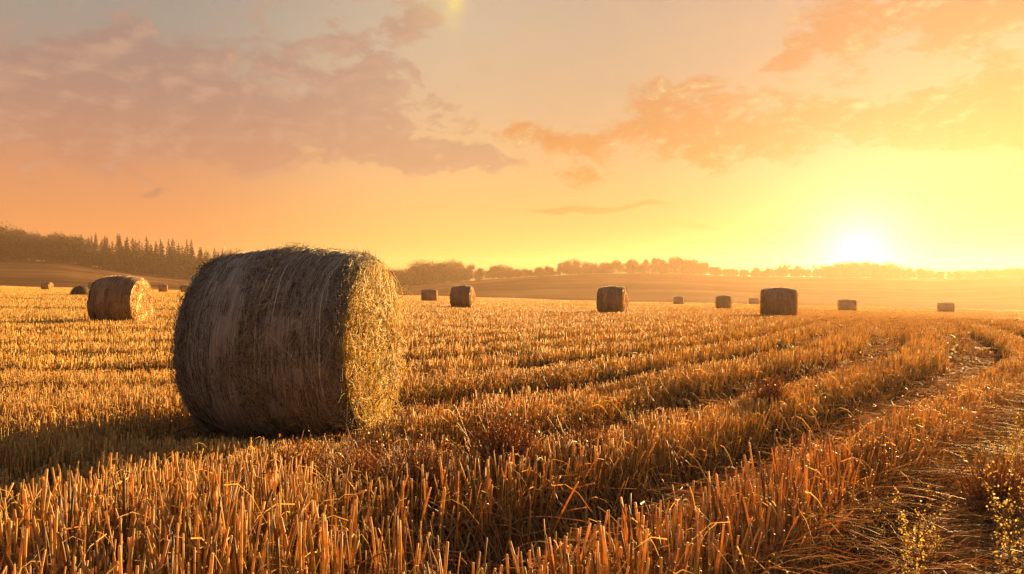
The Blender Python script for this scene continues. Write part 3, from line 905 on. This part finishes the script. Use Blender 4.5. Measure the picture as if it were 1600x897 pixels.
# ------------------------------------------------------------------ haze
hz = dict(x0=-1500, x1=1500, y0=-260, y1=1500, z0=-40, z1=48)
hv = np.array([(x, y, z) for z in (hz['z0'], hz['z1']) for y in (hz['y0'], hz['y1']) for x in (hz['x0'], hz['x1'])], float)
m, nt = new_mat('haze'); b = NB(nt)
pv = b.n('ShaderNodeVolumePrincipled'); pv.inputs['Color'].default_value = (1.0, .66, .46, 1)
pv.inputs['Density'].default_value = .00021; pv.inputs['Anisotropy'].default_value = .58
o_ = b.n('ShaderNodeOutputMaterial'); b.l(pv.outputs[0], o_.inputs['Volume'])
ho = mesh_np('haze', hv, [(0, 2, 3, 1), (4, 5, 7, 6), (0, 1, 5, 4), (2, 6, 7, 3), (0, 4, 6, 2), (1, 3, 7, 5)], mat=m, smooth=False)
tag(ho, 'warm evening haze in the air over the field', kind='stuff')

# ------------------------------------------------------------------ sun and sky
SUN_AZ, SUN_EL = math.radians(35.5), math.radians(10.5)
sd = Vector((math.sin(SUN_AZ) * math.cos(SUN_EL), math.cos(SUN_AZ) * math.cos(SUN_EL), math.sin(SUN_EL)))
sl = bpy.data.lights.new('sun', 'SUN'); sl.energy = 5.0; sl.angle = math.radians(.6); sl.color = (1.0, .66, .25)
s_o = bpy.data.objects.new('sun', sl); COL.objects.link(s_o); s_o.rotation_euler = sd.to_track_quat('Z', 'Y').to_euler()

W = bpy.data.worlds.new('World'); sc.world = W; W.use_nodes = True
nt = W.node_tree; nt.nodes.clear(); b = NB(nt)
def D(px, py):  # photo pixel of a cloud -> direction (azimuth, elevation) in degrees
    az = math.atan2(px - 800, F); el = math.atan2((HOR - py) * math.cos(az), F)
    return math.degrees(az), math.degrees(el)
tc = b.n('ShaderNodeTexCoord'); d = b.vmath('NORMALIZE', tc.outputs['Generated'])
sp = b.n('ShaderNodeSeparateXYZ'); b.l(d, sp.inputs[0]); X, Y, Z = sp.outputs
az = b.math('MULTIPLY', b.math('ARCTAN2', X, Y), 57.2958)
el = b.math('MULTIPLY', b.math('ARCSINE', Z), 57.2958)
cb = b.n('ShaderNodeCombineXYZ'); b.l(az, cb.inputs[0]); b.l(el, cb.inputs[1]); AE = cb.outputs[0]
# base sky: left and right ramps over elevation 0..30 deg
t = b.math('DIVIDE', el, 40.0, clamp=True)
e = lambda deg: deg / 40.0
left = b.ramp(t, [(0, lin((240, 150, 82))), (e(4), lin((240, 158, 96))), (e(8), lin((222, 152, 112))), (e(12), lin((190, 154, 132))), (e(18), lin((170, 158, 145))), (e(26), lin((150, 150, 150))), (1, lin((140, 148, 165)))])
mid = b.ramp(t, [(0, lin((255, 212, 100))), (e(4), lin((255, 208, 118))), (e(8), lin((252, 204, 138))), (e(13), lin((238, 200, 155))), (e(19), lin((222, 196, 165))), (e(26), lin((190, 175, 160))), (1, lin((142, 148, 165)))])
right = b.ramp(t, [(0, lin((255, 190, 80))), (e(4), lin((255, 206, 110))), (e(8), lin((253, 226, 158))), (e(13), lin((245, 214, 170))), (e(19), lin((236, 204, 172))), (e(26), lin((200, 180, 155))), (1, lin((145, 148, 165)))])
base = b.mix(b.sstep(-28, 0, az), left, mid)
base = b.mix(b.sstep(0, 22, az), base, right)
# away from the sunset the sky is dull mauve
sunv = (math.sin(math.radians(25.2)), math.cos(math.radians(25.2)), math.tan(math.radians(2.0)))
cosb = b.vmath('DOT_PRODUCT', d, sunv)
back = b.ramp(t, [(0, lin((182, 150, 146))), (e(10), lin((160, 145, 150))), (1, lin((122, 130, 150)))])
base = b.mix(b.sstep(.62, -.25, cosb) if False else b.math('SUBTRACT', 1.0, b.sstep(-.2, .5, cosb)), base, back)
# aureole
nd = b.n('ShaderNodeVectorMath', operation='NORMALIZE'); nd.inputs[0].default_value = sunv
ca_ = b.vmath('DOT_PRODUCT', d, nd.outputs[0])
ang = b.math('MULTIPLY', b.math('ARCCOSINE', b.math('MINIMUM', ca_, .999999)), 57.2958)
def gl(s): return b.math('POWER', 2.71828, b.math('MULTIPLY', b.math('POWER', b.math('DIVIDE', ang, s), 1.5), -1.0))
# clouds ------------------------------------------------
st = b.n('ShaderNodeMapping'); b.l(AE, st.inputs[0]); st.inputs['Scale'].default_value = (.55, 1.0, 1)
wn = b.noise(st.outputs[0], .22, 5, .55, 0, True)
wv = b.vmath('SUBTRACT', wn, (.5, .5, .5))
AEw = b.vmath('ADD', AE, b.vmath('MULTIPLY', wv, (9, 4.0, 0)))
fb = b.noise(st.outputs[0], .42, 9, .60, .25)
off = b.vmath('ADD', st.outputs[0], (.35, -.5, 0)); fb2 = b.noise(off, .42, 9, .60, .25)
litv = b.math('MULTIPLY', b.math('SUBTRACT', fb, fb2), 5.0)
def blobs(lst, vec=None):
    tot = None
    for (px, py, rx, ry, s) in lst:
        c = D(px, py); r = (rx / 20.0, ry / 20.0)
        q = b.vmath('MULTIPLY', b.vmath('SUBTRACT', vec or AEw, (c[0], c[1], 0)), (1 / r[0], 1 / r[1], 0))
        g = b.math('MULTIPLY', b.math('POWER', 2.71828, b.math('MULTIPLY', b.vmath('DOT_PRODUCT', q, q), -1)), s)
        tot = g if tot is None else b.math('ADD', tot, g)
    return tot
A = blobs([(90, 120, 150, 60, .75), (230, 90, 90, 40, .7), (40, 190, 200, 70, .6), (470, 165, 150, 42, .95), (400, 60, 60, 26, .5), (560, 85, 120, 50, .6), (650, 235, 110, 22, .85), (740, 255, 90, 16, .6),
           (230, 225, 230, 40, .45), (620, 15, 70, 30, .6), (560, 185, 170, 36, .6), (380, 225, 170, 30, .55), (330, 150, 60, 26, .3)])
B = blobs([(1060, 150, 60, 26, .9), (1120, 190, 100, 36, .75), (1210, 75, 34, 24, 1), (1180, 100, 30, 15, .8), (1290, 35, 60, 30, .8), (1370, 25, 60, 40, .7), (1520, 15, 60, 28, .9), (1560, 30, 60, 20, .6),
           (1270, 188, 62, 15, 1.25), (1387, 190, 30, 10, 1.1), (1500, 170, 100, 40, .85), (1580, 150, 70, 50, .7), (1220, 225, 150, 26, .6), (1440, 60, 70, 16, .45), (1330, 110, 60, 14, .35), (980, 200, 60, 16, .5), (1050, 240, 80, 16, .5), (900, 220, 60, 18, .8), (815, 205, 60, 26, .7), (880, 265, 60, 22, .45), (1450, 225, 150, 22, .5)])
Cc = blobs([(910, 330, 90, 8, 1.2), (1000, 324, 40, 6, .8), (1080, 353, 55, 8, .8), (1210, 357, 45, 4, .8), (265, 294, 30, 3.4, 1.0), (20, 287, 40, 7, .5), (1440, 352, 70, 3, .55), (1500, 365, 60, 3, .5), (1560, 322, 60, 4, .5)])
n0 = b.math('SUBTRACT', fb, .5)
hf = b.math('SUBTRACT', b.noise(st.outputs[0], 1.5, 7, .62, .3), .5)
cA0 = b.sstep(.30, .75, b.math('ADD', A, b.math('ADD', b.math('MULTIPLY', n0, 3.4), b.math('MULTIPLY', hf, .5))))
cB0 = b.sstep(.15, .80, b.math('ADD', B, b.math('ADD', b.math('MULTIPLY', n0, 3.0), b.math('MULTIPLY', hf, 1.3))))
cA = b.math('MULTIPLY', cA0, b.sstep(.03, .22, A)); cB = b.math('MULTIPLY', cB0, b.sstep(.03, .22, B))
cC = b.sstep(.30, .9, b.math('ADD', Cc, b.math('MULTIPLY', n0, .8)))
# wispy veil everywhere above 8 degrees
veil = b.math('MULTIPLY', b.sstep(.48, .75, fb), b.sstep(5, 14, el))
skyc = b.mix(b.math('MULTIPLY', veil, .28), base, b.mix(b.sstep(-10, 12, az), lin((205, 160, 130)), lin((255, 224, 150))))
colA = b.mix(b.sstep(4, 17, el), lin((214, 146, 108)), lin((176, 138, 126)))
colA = b.mix(b.sstep(-20, 0, az), colA, lin((205, 160, 130)))
skyc = b.mix(b.math('MULTIPLY', cA, .76), skyc, colA)
skyc = b.mix(b.math('MULTIPLY', b.math('MULTIPLY', cA, b.sstep(-.3, .9, litv)), .42), skyc, lin((226, 178, 148)))
colB = b.mix(b.sstep(6, 17, el), lin((246, 164, 84)), lin((232, 162, 112)))
skyc = b.mix(b.math('MULTIPLY', cB, 1.0), skyc, colB)
skyc = b.mix(b.math('MULTIPLY', cC, .85), skyc, b.mix(b.sstep(-10, 10, az), lin((195, 140, 110)), lin((238, 172, 90))))
# sunlit rims of clouds
rim = b.math('MULTIPLY', b.sstep(.0, 1.2, litv), b.math('ADD', b.math('MULTIPLY', cB, 1.1), b.math('MULTIPLY', cA, .04)))
skyc = b.mix(b.math('MINIMUM', rim, 1.0), skyc, lin((255, 238, 172)))
skyc = b.mix(b.math('SUBTRACT', 1.0, b.sstep(6, 42, ang)), skyc, b.mix(1.0, skyc, (.50, .50, .56), 'MULTIPLY'))
flr = b.math('MULTIPLY', blobs([(708, -4, 13, 40, .85), (695, -20, 60, 40, .45)], AE), b.sstep(.30, .62, fb))
skyc = b.mix(b.math('MINIMUM', flr, .85), skyc, lin((255, 226, 140)))
g1, g2, g3 = gl(12), gl(5.6), gl(2.1)
skyc = b.mix(b.math('MULTIPLY', g1, .22), skyc, lin((255, 244, 178)))
skyc = b.mix(b.math('MULTIPLY', g2, .45), skyc, (1.08, 1.0, .66))
skyc = b.mix(g3, skyc, (1.9, 1.55, 1.25))
bgA = b.n('ShaderNodeBackground'); b.l(skyc, bgA.inputs[0]); bgA.inputs[1].default_value = .85 / 2 ** EXPO
ns = b.n('ShaderNodeTexSky', sky_type='NISHITA'); ns.sun_disc = False; ns.sun_elevation = SUN_EL; ns.sun_rotation = SUN_AZ
ns.air_density = 2; ns.dust_density = 1.5
bgN = b.n('ShaderNodeBackground'); b.l(ns.outputs[0], bgN.inputs[0]); bgN.inputs[1].default_value = .008 / 2 ** EXPO
ad = b.n('ShaderNodeAddShader'); b.l(bgA.outputs[0], ad.inputs[0]); b.l(bgN.outputs[0], ad.inputs[1])
wo = b.n('ShaderNodeOutputWorld'); b.l(ad.outputs[0], wo.inputs[0])

# ------------------------------------------------------------------ camera and render settings
cam = bpy.data.cameras.new('camera'); cam.sensor_width = 36; cam.lens = 36 * F / 1600
cam.clip_end = 20000; cam.clip_start = .05
co = bpy.data.objects.new('camera', cam); COL.objects.link(co)
co.location = (0, 0, EYE); co.rotation_euler = (math.radians(90) - math.atan(8.5 / F), 0, 0)
sc.camera = co
vs = sc.view_settings; vs.view_transform = 'Standard'; vs.look = 'None'; vs.exposure = EXPO; vs.gamma = 1; vs.use_curve_mapping = False
cy = sc.cycles
cy.use_denoising = True
cy.max_bounces = 7; cy.diffuse_bounces = 3; cy.glossy_bounces = 2; cy.transmission_bounces = 4; cy.volume_bounces = 1; cy.transparent_max_bounces = 8
cy.sample_clamp_indirect = 6
cy.caustics_reflective = False; cy.caustics_refractive = False
